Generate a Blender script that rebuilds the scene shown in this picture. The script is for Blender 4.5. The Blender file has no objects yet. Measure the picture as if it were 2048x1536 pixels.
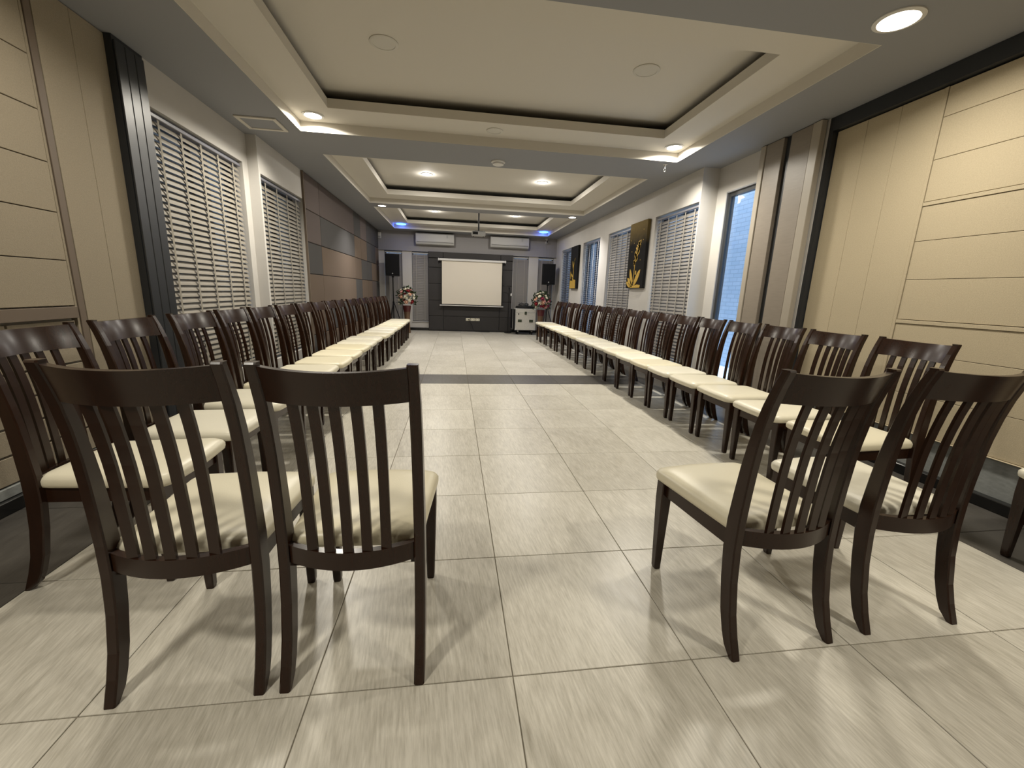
import bpy, bmesh, math, random
from mathutils import Vector, Matrix
random.seed(7)
PI = math.pi
scene = bpy.context.scene
C = scene.collection

# ------------------------------------------------------------------ camera
def set_camera():
    f_px, yaw, pitch, roll = 834.0, 0.142252, 0.217202, 0.0352044
    fwd = Vector((math.sin(yaw) * math.cos(pitch), math.cos(yaw) * math.cos(pitch), -math.sin(pitch)))
    right = Vector((math.cos(yaw), -math.sin(yaw), 0))
    up = right.cross(fwd)
    r2 = right * math.cos(roll) + up * math.sin(roll)
    u2 = -right * math.sin(roll) + up * math.cos(roll)
    cd = bpy.data.cameras.new('camera')
    cd.sensor_fit = 'HORIZONTAL'; cd.sensor_width = 36.0
    cd.lens = f_px / 2048.0 * 36.0
    cd.clip_start = 0.02; cd.clip_end = 100
    co = bpy.data.objects.new('camera', cd); C.objects.link(co)
    m = Matrix((r2, u2, -fwd)).transposed().to_4x4()
    m.translation = Vector((0.412932, -1.060746, 1.17197))
    co.matrix_world = m
    scene.camera = co
set_camera()

# ------------------------------------------------------------------ world, exposure
w = bpy.data.worlds.new('dusk_sky'); scene.world = w; w.use_nodes = True
bg = w.node_tree.nodes['Background']
bg.inputs['Color'].default_value = (0.52, 0.71, 1.0, 1); bg.inputs['Strength'].default_value = 2.0
scene.view_settings.view_transform = 'Standard'
scene.view_settings.look = 'None'
scene.view_settings.gamma = 1.0
scene.view_settings.use_curve_mapping = False
scene.view_settings.exposure = 0.5
scene.cycles.max_bounces = 8
scene.cycles.diffuse_bounces = 5
scene.cycles.sample_clamp_indirect = 6.0

WARM = (1.0, 0.94, 0.82)
NEUT = (1.0, 0.95, 0.87)
COOL = (1.0, 0.96, 0.93)
# lamps: x, y, z of the ceiling they sit in, watts, colour  (each lamp's light is in its builder)
ZS, ZR, ZT = 2.69, 2.785, 2.94      # soffit, tray ring, tray panel heights

# ------------------------------------------------------------------ materials
def mat(name, col, rough=0.6, spec=0.5, metal=0.0, bump=None, var=0.0, noise=None, coat=0.0, emit=None, strength=0.0, rand=0.0, rand_col=None):
    """procedural Principled; noise=(scale, amount, stretch) mottles the colour, bump=(scale, strength)"""
    m = bpy.data.materials.new(name); m.use_nodes = True
    nt = m.node_tree; b = nt.nodes['Principled BSDF']
    b.inputs['Base Color'].default_value = (*col, 1); b.inputs['Roughness'].default_value = rough
    b.inputs['Specular IOR Level'].default_value = spec; b.inputs['Metallic'].default_value = metal
    b.inputs['Coat Weight'].default_value = coat; b.inputs['Coat Roughness'].default_value = 0.15
    if emit:
        b.inputs['Emission Color'].default_value = (*emit, 1); b.inputs['Emission Strength'].default_value = strength
    tc = nt.nodes.new('ShaderNodeTexCoord')
    out = None
    if noise:
        sc, amt, st = noise
        mp = nt.nodes.new('ShaderNodeMapping'); mp.inputs['Scale'].default_value = st
        nt.links.new(tc.outputs['Object'], mp.inputs['Vector'])
        nz = nt.nodes.new('ShaderNodeTexNoise'); nz.inputs['Scale'].default_value = sc; nz.inputs['Detail'].default_value = 4
        nt.links.new(mp.outputs['Vector'], nz.inputs['Vector'])
        r = nt.nodes.new('ShaderNodeMapRange'); r.inputs['From Min'].default_value = .3; r.inputs['From Max'].default_value = .7
        r.inputs['To Min'].default_value = 1 - amt; r.inputs['To Max'].default_value = 1 + amt
        nt.links.new(nz.outputs['Fac'], r.inputs['Value'])
        mx = nt.nodes.new('ShaderNodeMix'); mx.data_type = 'RGBA'; mx.blend_type = 'MULTIPLY'; mx.inputs['Factor'].default_value = 1
        mx.inputs['A'].default_value = (*col, 1)
        nt.links.new(r.outputs['Result'], mx.inputs['B'])
        out = mx.outputs['Result']
        nt.links.new(out, b.inputs['Base Color'])
    if rand or rand_col:
        oi = nt.nodes.new('ShaderNodeObjectInfo')
        mx2 = nt.nodes.new('ShaderNodeMix'); mx2.data_type = 'RGBA'
        mx2.inputs['B'].default_value = (*(rand_col or tuple(c * (1 - rand) for c in col)), 1)
        if out: nt.links.new(out, mx2.inputs['A'])
        else: mx2.inputs['A'].default_value = (*col, 1)
        nt.links.new(oi.outputs['Random'], mx2.inputs['Factor'])
        nt.links.new(mx2.outputs['Result'], b.inputs['Base Color'])
    if bump:
        nz = nt.nodes.new('ShaderNodeTexNoise'); nz.inputs['Scale'].default_value = bump[0]; nz.inputs['Detail'].default_value = 3
        nt.links.new(tc.outputs['Object'], nz.inputs['Vector'])
        bp = nt.nodes.new('ShaderNodeBump'); bp.inputs['Strength'].default_value = bump[1]; bp.inputs['Distance'].default_value = 0.004
        nt.links.new(nz.outputs['Fac'], bp.inputs['Height']); nt.links.new(bp.outputs['Normal'], b.inputs['Normal'])
    return m

def tile_mat(name, dark, light, rough, streak=1.0):
    """streaky stone-look porcelain, a different cut of the pattern on every tile"""
    m = bpy.data.materials.new(name); m.use_nodes = True
    nt = m.node_tree; b = nt.nodes['Principled BSDF']; N = nt.nodes.new; L = nt.links.new
    tc = N('ShaderNodeTexCoord'); oi = N('ShaderNodeObjectInfo')
    comb = N('ShaderNodeCombineXYZ'); ml = N('ShaderNodeMath'); ml.operation = 'MULTIPLY'; ml.inputs[1].default_value = 53.0
    L(oi.outputs['Random'], ml.inputs[0]); L(ml.outputs[0], comb.inputs[0]); L(ml.outputs[0], comb.inputs[1]); L(ml.outputs[0], comb.inputs[2])
    rot = N('ShaderNodeMapping'); rot.inputs['Rotation'].default_value = (0, 0, -0.10); L(tc.outputs['Object'], rot.inputs['Vector'])
    add = N('ShaderNodeVectorMath'); add.operation = 'ADD'; L(rot.outputs['Vector'], add.inputs[0]); L(comb.outputs[0], add.inputs[1])
    def nz(scale, st, det):
        mp = N('ShaderNodeMapping'); mp.inputs['Scale'].default_value = st; L(add.outputs[0], mp.inputs['Vector'])
        n = N('ShaderNodeTexNoise'); n.inputs['Scale'].default_value = scale; n.inputs['Detail'].default_value = det; n.inputs['Roughness'].default_value = .6
        L(mp.outputs['Vector'], n.inputs['Vector']); return n.outputs['Fac']
    a = nz(1.0, (150, 14, 1), 6); bb = nz(1.0, (26, 6, 1), 5); c = nz(1.0, (2.2, 1.6, 1), 2)
    def madd(x, k, y):
        n = N('ShaderNodeMath'); n.operation = 'MULTIPLY_ADD'; n.inputs[1].default_value = k; L(x, n.inputs[0])
        if isinstance(y, float): n.inputs[2].default_value = y
        else: L(y, n.inputs[2])
        return n.outputs[0]
    s = madd(a, 0.80 * streak, madd(bb, 0.42 * streak, madd(c, 0.34 * streak, 0.57 - 0.78 * streak)))
    s = madd(oi.outputs['Random'], 0.10, s)
    cr = N('ShaderNodeValToRGB'); cr.color_ramp.elements[0].position = .28; cr.color_ramp.elements[0].color = (*dark, 1)
    cr.color_ramp.elements[1].position = .80; cr.color_ramp.elements[1].color = (*light, 1)
    L(s, cr.inputs['Fac']); L(cr.outputs['Color'], b.inputs['Base Color'])
    rr = N('ShaderNodeMapRange'); rr.inputs['To Min'].default_value = rough - .06; rr.inputs['To Max'].default_value = rough + .10
    L(bb, rr.inputs['Value']); L(rr.outputs['Result'], b.inputs['Roughness'])
    bp = N('ShaderNodeBump'); bp.inputs['Strength'].default_value = .05; bp.inputs['Distance'].default_value = .002
    L(a, bp.inputs['Height']); L(bp.outputs['Normal'], b.inputs['Normal'])
    return m

M = {}
M['tile'] = tile_mat('floor_tile_beige', (0.30, 0.275, 0.22), (0.58, 0.55, 0.475), 0.32)
M['tile_dark'] = tile_mat('floor_tile_charcoal', (0.030, 0.027, 0.024), (0.085, 0.078, 0.068), 0.34, .7)
M['grout'] = mat('grout', (0.19, 0.17, 0.13), .9, .2)
M['soffit'] = mat('soffit_grey_paint', (0.265, 0.270, 0.285), .75, .3, bump=(60, .06))
M['tray'] = mat('tray_white_paint', (0.60, 0.57, 0.51), .75, .3, bump=(60, .05))
M['wall'] = mat('wall_pale_grey_paint', (0.52, 0.50, 0.47), .75, .3, bump=(70, .08), noise=(3, .03, (1, 1, 1)))
M['wall_grey'] = mat('wall_mid_grey_paint', (0.30, 0.29, 0.29), .75, .3, bump=(70, .08))
M['cream'] = mat('cream_fabric_panel', (0.455, 0.385, 0.265), .85, .2, bump=(220, .35), noise=(140, .06, (1, 1, 1)))
M['taupe'] = mat('taupe_fabric_panel', (0.30, 0.255, 0.185), .80, .25, bump=(220, .35), noise=(140, .07, (1, 1, 1)))
M['taupe_dark'] = mat('brown_painted_trim', (0.15, 0.115, 0.085), .6, .35)
M['col_taupe'] = mat('column_taupe_laminate', (0.24, 0.205, 0.165), .42, .5, noise=(8, .05, (1, 1, 8)))
M['col_trim'] = mat('column_trim_laminate', (0.36, 0.32, 0.26), .38, .5)
M['black_trim'] = mat('black_painted_trim', (0.022, 0.024, 0.027), .38, .5)
M['black_gloss'] = mat('black_gloss_skirting', (0.008, 0.008, 0.008), .15, .5)
M['stone_base'] = mat('grey_stone_base', (0.24, 0.25, 0.24), .6, .4, noise=(30, .12, (1, 1, 3)))
M['mos_brown'] = mat('brown_fabric_mosaic', (0.145, 0.108, 0.080), .9, .2, bump=(240, .25), noise=(160, .06, (1, 1, 1)), rand=.18)
M['mos_grey'] = mat('grey_fabric_mosaic', (0.084, 0.080, 0.077), .9, .2, bump=(240, .25), noise=(160, .06, (1, 1, 1)), rand=.25)
M['mos_mauve'] = mat('mauve_fabric_mosaic', (0.125, 0.102, 0.094), .9, .2, bump=(240, .25), noise=(160, .06, (1, 1, 1)), rand=.15)
M['charcoal'] = mat('charcoal_panel', (0.033, 0.030, 0.029), .62, .4, noise=(14, .10, (1, 1, 14)), rand=.2)
M['slat'] = mat('blind_slat_beige', (0.25, 0.225, 0.185), .5, .4, noise=(30, .06, (1, 12, 12)))
M['slat_grey'] = mat('blind_slat_grey', (0.23, 0.215, 0.20), .5, .4)
M['slat_blue'] = mat('blind_slat_slate', (0.085, 0.095, 0.125), .45, .4)
M['tape'] = mat('blind_ladder_tape', (0.30, 0.275, 0.23), .8, .2)
M['tape_dark'] = mat('blind_ladder_tape_grey', (0.33, 0.31, 0.28), .8, .2)
M['rail'] = mat('blind_headrail', (0.55, 0.54, 0.53), .35, .5)
M['headrail'] = mat('blind_headrail_slate', (0.16, 0.16, 0.19), .35, .5)
M['frame'] = mat('aluminium_frame_dark', (0.035, 0.038, 0.042), .4, .5)
M['frame_grey'] = mat('aluminium_frame_grey', (0.30, 0.31, 0.33), .4, .5)
M['wood'] = mat('dark_stained_wood', (0.021, 0.0085, 0.0042), .25, .36, noise=(6, .15, (14, 14, 1.2)), coat=.05)
M['cushion'] = mat('cream_leatherette', (0.70, 0.665, 0.55), .38, .5, bump=(160, .10), noise=(5, .03, (1, 1, 1)), rand_col=(0.63, 0.57, 0.40))
M['white_plastic'] = mat('white_plastic', (0.62, 0.61, 0.59), .4, .5)
M['disc'] = mat('unlit_diffuser', (0.56, 0.54, 0.49), .5, .4)
M['ac_white'] = mat('shaded_white_plastic', (0.46, 0.455, 0.44), .45, .4)  # white plastic, colour darkened for the soffit's shade on the units
M['grey_plastic'] = mat('grey_plastic', (0.35, 0.35, 0.35), .45, .5)
M['black_plastic'] = mat('black_plastic', (0.008, 0.008, 0.009), .55, .2)
M['black_grille'] = mat('black_grille', (0.009, 0.009, 0.010), .8, .12, bump=(400, .5))
M['black_metal'] = mat('black_metal', (0.012, 0.012, 0.012), .35, .5)
M['chrome'] = mat('chrome', (0.75, 0.75, 0.75), .2, .5, metal=1)
M['screen'] = mat('projection_fabric', (0.66, 0.61, 0.52), .85, .2, bump=(6, .15))
M['screen_edge'] = mat('screen_black_border', (0.01, 0.01, 0.01), .8, .2)
M['case_panel'] = mat('case_silver_laminate', (0.50, 0.48, 0.43), .4, .5, noise=(40, .08, (1, 1, 1)))
M['case_alu'] = mat('case_aluminium_edge', (0.70, 0.70, 0.68), .3, .5, metal=.6)
M['latch'] = mat('latch_dark_green', (0.035, 0.045, 0.025), .45, .5)
M['vase_brown'] = mat('vase_bronze_glaze', (0.13, 0.075, 0.04), .35, .5, noise=(20, .2, (1, 1, 1)))
M['vase_red'] = mat('vase_red_glaze', (0.085, 0.014, 0.014), .3, .5)
M['leaf'] = mat('leaf_green', (0.035, 0.065, 0.025), .55, .4, rand=.4)
M['rose_white'] = mat('rose_white', (0.80, 0.76, 0.62), .7, .3)
M['rose_pink'] = mat('rose_pink', (0.72, 0.36, 0.34), .7, .3)
M['rose_peach'] = mat('rose_peach', (0.75, 0.47, 0.34), .7, .3)
M['rose_red'] = mat('rose_red', (0.24, 0.015, 0.022), .7, .3)
M['rose_magenta'] = mat('rose_magenta', (0.26, 0.03, 0.07), .7, .3)
M['canvas'] = mat('canvas_black', (0.010, 0.0095, 0.009), .8, .12, bump=(200, .2))
M['canvas_bronze'] = mat('canvas_bronze_wash', (0.12, 0.088, 0.035), .5, .4, noise=(14, .25, (1, 1, 1)))
def canvas_gradient():
    m = mat('canvas_black_bronze', (0.010, 0.0095, 0.009), .8, .12); nt = m.node_tree; b = nt.nodes['Principled BSDF']
    tc = nt.nodes.new('ShaderNodeTexCoord'); sx = nt.nodes.new('ShaderNodeSeparateXYZ'); nt.links.new(tc.outputs['Generated'], sx.inputs[0])
    nz = nt.nodes.new('ShaderNodeTexNoise'); nz.inputs['Scale'].default_value = 9; nz.inputs['Detail'].default_value = 5; nt.links.new(tc.outputs['Object'], nz.inputs['Vector'])
    ad = nt.nodes.new('ShaderNodeMath'); ad.operation = 'MULTIPLY_ADD'; ad.inputs[1].default_value = .14; nt.links.new(nz.outputs['Fac'], ad.inputs[0]); nt.links.new(sx.outputs['Z'], ad.inputs[2])
    cr = nt.nodes.new('ShaderNodeValToRGB'); cr.color_ramp.elements[0].position = .72; cr.color_ramp.elements[0].color = (.010, .0095, .009, 1)
    cr.color_ramp.elements[1].position = 1.0; cr.color_ramp.elements[1].color = (.15, .11, .045, 1)
    nt.links.new(ad.outputs[0], cr.inputs['Fac']); nt.links.new(cr.outputs['Color'], b.inputs['Base Color']); return m
M['canvas_gradient'] = canvas_gradient()
M['gold'] = mat('gold_leaf_paint', (0.62, 0.40, 0.07), .4, .5, metal=.35, noise=(60, .2, (1, 1, 1)))
M['outlet'] = mat('outlet_cream_plastic', (0.70, 0.66, 0.52), .4, .5)
M['exterior'] = None

def lamp_mat(name, col, s):
    return mat(name, (0.8, 0.8, 0.8), .5, .2, emit=col, strength=s)
M['lit_warm'] = lamp_mat('lit_diffuser_warm', (1, .88, .68), 14)
M['lit_cool'] = lamp_mat('lit_diffuser_cool', (1, .93, .84), 14)
M['lit_blue'] = lamp_mat('lit_ring_blue', (0.05, 0.22, 1.0), 5)
M['lit_blue_white'] = lamp_mat('lit_diffuser_blue_white', (0.75, 0.82, 1.0), 8)

def glass_mat():
    m = bpy.data.materials.new('window_glass'); m.use_nodes = True; nt = m.node_tree
    nt.nodes.remove(nt.nodes['Principled BSDF']); out = nt.nodes['Material Output']
    tr = nt.nodes.new('ShaderNodeBsdfTransparent'); tr.inputs['Color'].default_value = (.88, .93, .97, 1)
    gl = nt.nodes.new('ShaderNodeBsdfGlossy'); gl.inputs['Roughness'].default_value = .03
    lw = nt.nodes.new('ShaderNodeLayerWeight'); lw.inputs['Blend'].default_value = .5
    pw = nt.nodes.new('ShaderNodeMath'); pw.operation = 'POWER'; pw.inputs[1].default_value = 4.0; nt.links.new(lw.outputs['Facing'], pw.inputs[0])
    fr = nt.nodes.new('ShaderNodeMath'); fr.operation = 'MULTIPLY_ADD'; fr.inputs[1].default_value = .6; fr.inputs[2].default_value = .03
    nt.links.new(pw.outputs[0], fr.inputs[0])
    mx = nt.nodes.new('ShaderNodeMixShader')
    nt.links.new(fr.outputs[0], mx.inputs[0]); nt.links.new(tr.outputs[0], mx.inputs[1]); nt.links.new(gl.outputs[0], mx.inputs[2])
    nt.links.new(mx.outputs[0], out.inputs['Surface'])
    return m
M['glass'] = glass_mat()

def brick_mat():
    m = bpy.data.materials.new('painted_brick_outside'); m.use_nodes = True; nt = m.node_tree
    b = nt.nodes['Principled BSDF']; b.inputs['Roughness'].default_value = .85
    tc = nt.nodes.new('ShaderNodeTexCoord'); mp = nt.nodes.new('ShaderNodeMapping')
    mp.inputs['Rotation'].default_value = (0, PI / 2, PI / 2)
    sx = nt.nodes.new('ShaderNodeSeparateXYZ'); cb = nt.nodes.new('ShaderNodeCombineXYZ')
    nt.links.new(tc.outputs['Object'], sx.inputs[0]); nt.links.new(sx.outputs['Y'], cb.inputs['X']); nt.links.new(sx.outputs['Z'], cb.inputs['Y'])
    br = nt.nodes.new('ShaderNodeTexBrick'); br.inputs['Scale'].default_value = 1.0
    br.inputs['Brick Width'].default_value = .22; br.inputs['Row Height'].default_value = .075; br.inputs['Mortar Size'].default_value = .006
    br.inputs['Color1'].default_value = (.62, .66, .70, 1); br.inputs['Color2'].default_value = (.70, .72, .75, 1); br.inputs['Mortar'].default_value = (.50, .53, .57, 1)
    nt.links.new(cb.outputs[0], br.inputs['Vector']); nt.links.new(br.outputs['Color'], b.inputs['Base Color'])
    return m
M['exterior'] = brick_mat()

# ------------------------------------------------------------------ mesh helpers
class MB:
    def __init__(s): s.v = []; s.f = []; s.mi = []
    def _add(s, vs, fs, mi=0):
        o = len(s.v); s.v += [tuple(p) for p in vs]; s.f += [tuple(o + i for i in f) for f in fs]; s.mi += [mi] * len(fs); return s
    def box(s, x0, x1, y0, y1, z0, z1, c=0.0, mi=0):
        if x0 > x1: x0, x1 = x1, x0
        if y0 > y1: y0, y1 = y1, y0
        if z0 > z1: z0, z1 = z1, z0
        if c <= 0:
            vs = [(x, y, z) for x in (x0, x1) for y in (y0, y1) for z in (z0, z1)]
            return s._add(vs, [(0, 1, 3, 2), (4, 6, 7, 5), (0, 4, 5, 1), (2, 3, 7, 6), (0, 2, 6, 4), (1, 5, 7, 3)], mi)
        # chamfered box: convex hull of 24 points
        c = min(c, (x1 - x0) * .49, (y1 - y0) * .49, (z1 - z0) * .49)
        pts = []; X, Y, Z = (x0, x1), (y0, y1), (z0, z1); idx = {}
        for i in (0, 1):
            for j in (0, 1):
                for k in (0, 1):
                    dx, dy, dz = (c if i == 0 else -c), (c if j == 0 else -c), (c if k == 0 else -c)
                    idx[i, j, k, 0] = len(pts); pts.append((X[i], Y[j] + dy, Z[k] + dz))
                    idx[i, j, k, 1] = len(pts); pts.append((X[i] + dx, Y[j], Z[k] + dz))
                    idx[i, j, k, 2] = len(pts); pts.append((X[i] + dx, Y[j] + dy, Z[k]))
        F = []
        q = lambda *a: [idx[t] for t in a]
        F.append(q((0,0,0,0),(0,0,1,0),(0,1,1,0),(0,1,0,0))); F.append(q((1,0,0,0),(1,1,0,0),(1,1,1,0),(1,0,1,0)))
        F.append(q((0,0,0,1),(1,0,0,1),(1,0,1,1),(0,0,1,1))); F.append(q((0,1,0,1),(0,1,1,1),(1,1,1,1),(1,1,0,1)))
        F.append(q((0,0,0,2),(0,1,0,2),(1,1,0,2),(1,0,0,2))); F.append(q((0,0,1,2),(1,0,1,2),(1,1,1,2),(0,1,1,2)))
        for i in (0, 1):
            for j in (0, 1): F.append(q((i,j,0,0),(i,j,0,1),(i,j,1,1),(i,j,1,0)))
            for k in (0, 1): F.append(q((i,0,k,0),(i,1,k,0),(i,1,k,2),(i,0,k,2)))
        for j in (0, 1):
            for k in (0, 1): F.append(q((0,j,k,1),(1,j,k,1),(1,j,k,2),(0,j,k,2)))
        for i in (0, 1):
            for j in (0, 1):
                for k in (0, 1): F.append(q((i,j,k,0),(i,j,k,1),(i,j,k,2)))
        return s._add(pts, F, mi)
    def tube(s, pts, r, n=8, mi=0, caps=True):
        """swept circle; r is a number or a list"""
        P = [Vector(p) for p in pts]; R = r if isinstance(r, (list, tuple)) else [r] * len(P)
        rings = []
        ref = None
        for i, p in enumerate(P):
            t = (P[min(i + 1, len(P) - 1)] - P[max(i - 1, 0)]).normalized()
            if ref is None or abs(t.dot(ref)) > .99: ref = Vector((0, 0, 1)) if abs(t.z) < .9 else Vector((1, 0, 0))
            a = t.cross(ref).normalized(); b = t.cross(a).normalized()
            rings.append([p + a * math.cos(2 * PI * k / n) * R[i] + b * math.sin(2 * PI * k / n) * R[i] for k in range(n)])
        return s.loft(rings, caps, mi)
    def loft(s, rings, caps=True, mi=0):
        n = len(rings[0]); vs = [p for r in rings for p in r]; fs = []
        for i in range(len(rings) - 1):
            for k in range(n): fs.append((i * n + k, i * n + (k + 1) % n, (i + 1) * n + (k + 1) % n, (i + 1) * n + k))
        if caps: fs.append(tuple(reversed(range(n)))); fs.append(tuple((len(rings) - 1) * n + k for k in range(n)))
        return s._add(vs, fs, mi)
    def lathe(s, prof, c=(0, 0, 0), n=20, axis='z', mi=0):
        rings = []
        for r, h in prof:
            ring = []
            for k in range(n):
                a = 2 * PI * k / n; u, v = r * math.cos(a), r * math.sin(a)
                ring.append((c[0] + u, c[1] + v, c[2] + h) if axis == 'z' else (c[0] + u, c[1] + h, c[2] + v) if axis == 'y' else (c[0] + h, c[1] + u, c[2] + v))
            rings.append(ring)
        return s.loft(rings, True, mi)
    def prism(s, poly, d, mi=0):
        """poly: list of 3D points; d: extrusion vector"""
        d = Vector(d); a = [Vector(p) for p in poly]; b = [p + d for p in a]; n = len(a)
        return s._add(a + b, [tuple(reversed(range(n))), tuple(range(n, 2 * n))] + [(k, (k + 1) % n, n + (k + 1) % n, n + k) for k in range(n)], mi)
    def mesh(s, name, smooth=False):
        me = bpy.data.meshes.new(name); me.from_pydata(s.v, [], s.f)
        bm = bmesh.new(); bm.from_mesh(me); bmesh.ops.recalc_face_normals(bm, faces=bm.faces); bm.to_mesh(me); bm.free()
        me.polygons.foreach_set('material_index', s.mi)
        if smooth: me.polygons.foreach_set('use_smooth', [True] * len(me.polygons))
        me.update(); return me
    def build(s, name, m, parent=None, smooth=False, loc=(0, 0, 0), rot=(0, 0, 0)):
        me = s.mesh(name, smooth)
        for k in (m if isinstance(m, (list, tuple)) else [m]): me.materials.append(M[k])
        if smooth: sharp(me)
        return link(name, me, parent, loc, rot)
def sharp(me, ang=40):
    try: me.set_sharp_from_angle(angle=math.radians(ang))
    except Exception: pass
def link(name, me, parent=None, loc=(0, 0, 0), rot=(0, 0, 0)):
    o = bpy.data.objects.new(name, me); C.objects.link(o); o.parent = parent
    o.location = loc; o.rotation_euler = rot
    return o
def thing(name, label, cat, loc=(0, 0, 0), rz=0.0, group=None):
    o = bpy.data.objects.new(name, None); C.objects.link(o); o.empty_display_size = .05
    o.location = loc; o.rotation_euler = (0, 0, rz); return tag(o, label, cat, group)
def tag(o, label, cat, group=None):
    o['label'] = label; o['category'] = cat
    if group: o['group'] = group
    return o
def struct(o, label=None, cat=None):
    o['kind'] = 'structure'
    if label: o['label'] = label; o['category'] = cat
    return o
def copy_tree(o, parent=None):
    c = o.copy(); C.objects.link(c); c.parent = parent
    for ch in list(o.children): copy_tree(ch, c)
    return c

# ================================================================== FLOOR
YB, YF = -3.0, 11.30           # near and far wall faces
fl = struct(MB().box(-2.1, 3.9, YB - .2, YF + .3, -.12, -.0035).build('floor', 'grout'), 'beige and charcoal tiled floor with thin dark joints', 'floor')
def tile_mesh(name, wx, wy, m):
    me = MB().box(-wx / 2, wx / 2, -wy / 2, wy / 2, -.012, 0, .0012).mesh(name); me.materials.append(M[m]); return me
G = .0035
tm = tile_mesh('tile', .6 - G, .6 - G, 'tile'); tdm = tile_mesh('tile', .6 - G, .6 - G, 'tile_dark')
tfar = tile_mesh('tile', .6 - G, .5 - G, 'tile')
tl = tile_mesh('tile', .46 - G, .6 - G, 'tile_dark'); tr_ = tile_mesh('tile', .34 - G, .6 - G, 'tile_dark')
for r in range(-5, 19):
    y = r * .6 + .3
    if y > 11.4: break
    for c in range(-2, 5):
        x = c * .6 + .3
        if r == 18: link('tile', tfar, fl, (x, 11.05, 0)); continue
        link('tile', tdm if r == 7 else tm, fl, (x, y, 0))
    if r == 18: continue
    if r < 7:
        link('tile', tdm, fl, (-1.5, y, 0)); link('tile', tdm, fl, (3.3, y, 0))
    else:
        link('tile', tl, fl, (-1.43, y, 0)); link('tile', tr_, fl, (3.17, y, 0))

# ================================================================== CEILING
TX0, TX1, LX0, LX1 = -1.14, 2.95, -0.76, 2.57
TRAYS = [(1.50, 3.88), (4.62, 7.48), (7.85, 10.77)]
mb = MB()
mb.box(-2.1, TX0, YB - .2, YF + .3, ZS, 3.05); mb.box(TX1, 3.9, YB - .2, YF + .3, ZS, 3.05)
edges = [YB - .2] + [v for t in TRAYS for v in t] + [YF + .3]
for i in range(0, len(edges), 2): mb.box(TX0, TX1, edges[i], edges[i + 1], ZS, 3.05)
ce = struct(mb.build('ceiling', 'soffit'), 'grey soffit around three white recessed ceiling trays', 'ceiling')
MB().box(-2.1, 3.9, YB - .2, YF + .3, 3.05, 3.12).build('ceiling_slab', 'soffit', ce)
for (a, b) in TRAYS:
    e = .006
    r = MB()
    r.box(TX0, TX0 + e, a, b, ZS + .002, ZR); r.box(TX1 - e, TX1, a, b, ZS + .002, ZR)
    r.box(TX0 + e, TX1 - e, a, a + e, ZS + .002, ZR); r.box(TX0 + e, TX1 - e, b - e, b, ZS + .002, ZR)
    r.build('tray_riser', 'tray', ce)
    la, lb = a + .38, b - .40
    g = MB()
    g.box(TX0, LX0, a, b, ZR, 2.866); g.box(LX1, TX1, a, b, ZR, 2.866)
    g.box(LX0, LX1, a, la, ZR, 2.866); g.box(LX0, LX1, lb, b, ZR, 2.866)
    g.build('tray_ring', 'tray', ce)
    MB().box(TX0, TX1, a, b, ZT, 2.99).build('tray_panel', 'tray', ce)
    k = MB(); q = .008  # black sheets added to paint the cove's shade above the lip
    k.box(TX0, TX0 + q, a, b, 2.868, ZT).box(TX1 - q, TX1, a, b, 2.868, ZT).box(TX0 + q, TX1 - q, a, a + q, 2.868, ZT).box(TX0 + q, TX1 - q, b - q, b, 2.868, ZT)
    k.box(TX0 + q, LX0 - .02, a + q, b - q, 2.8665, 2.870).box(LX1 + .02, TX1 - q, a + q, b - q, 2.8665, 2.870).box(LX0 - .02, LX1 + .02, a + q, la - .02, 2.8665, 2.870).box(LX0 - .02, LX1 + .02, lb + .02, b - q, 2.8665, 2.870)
    k.build('cove_shade_lining', 'black_trim', ce)

# ================================================================== WALLS
def wall_boxes(mb, x0, x1, y0, y1, z0, z1, holes, axis='x'):
    """wall slab with rectangular openings; along y (axis x) or along x (axis y); holes: (a0, a1, zlo, zhi)"""
    def bx(a, b, lo, hi):
        if b - a < 1e-4 or hi - lo < 1e-4: return
        if axis == 'x': mb.box(x0, x1, a, b, lo, hi)
        else: mb.box(a, b, y0, y1, lo, hi)
    cur = y0 if axis == 'x' else x0; end = y1 if axis == 'x' else x1
    for (a, b, lo, hi) in sorted(holes):
        bx(cur, a, z0, z1); bx(a, b, z0, lo); bx(a, b, hi, z1); cur = b
    bx(cur, end, z0, z1)
LA, LB, RA, RB = -1.765, -1.66, 3.55, 3.34
SILL = .30
WL = [('A', 2.60, 3.985, 2.39), ('B', 4.14, 5.42, 2.325)]
WR = [(3.98, 5.10, 2.315), (5.82, 7.02, 2.315), (7.50, 8.63, 2.315), (9.61, 10.60, 2.315)]
W0 = (2.80, 3.77, 0.02, 2.385)
mb = MB()
mb.box(-2.1, -1.835, YB - .2, 2.36, 0, ZS)
wall_boxes(mb, -2.1, LA, 2.36, 4.10, 0, ZS, [(WL[0][1], WL[0][2], SILL, WL[0][3])])
wall_boxes(mb, -2.1, LB, 4.10, YF + .2, 0, ZS, [(WL[1][1], WL[1][2], SILL, WL[1][3])])
wl = struct(mb.build('wall_left', 'wall'), 'left wall with fabric panels, two windows and brown and grey panel mosaic', 'wall')
mb = MB()
mb.box(3.635, 3.9, YB - .2, 2.46, 0, ZS)
wall_boxes(mb, RA, 3.64, 2.46, 3.96, 0, ZS, [W0])
wall_boxes(mb, RB, 3.56, 3.96, YF + .2, 0, ZS, [(a, b, SILL, t) for a, b, t in WR])
wr = struct(mb.build('wall_right', 'wall'), 'right wall with cream panels, columns and four blind covered windows', 'wall')
mb = MB()
FW = [(-1.50, -1.02), (-0.76, -0.30), (2.10, 2.55), (2.83, 3.29)]
wall_boxes(mb, LB, RB, YF, YF + .25, 0, 2.18, [(a, b, .25, 2.18) for a, b in FW], 'y')
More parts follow.
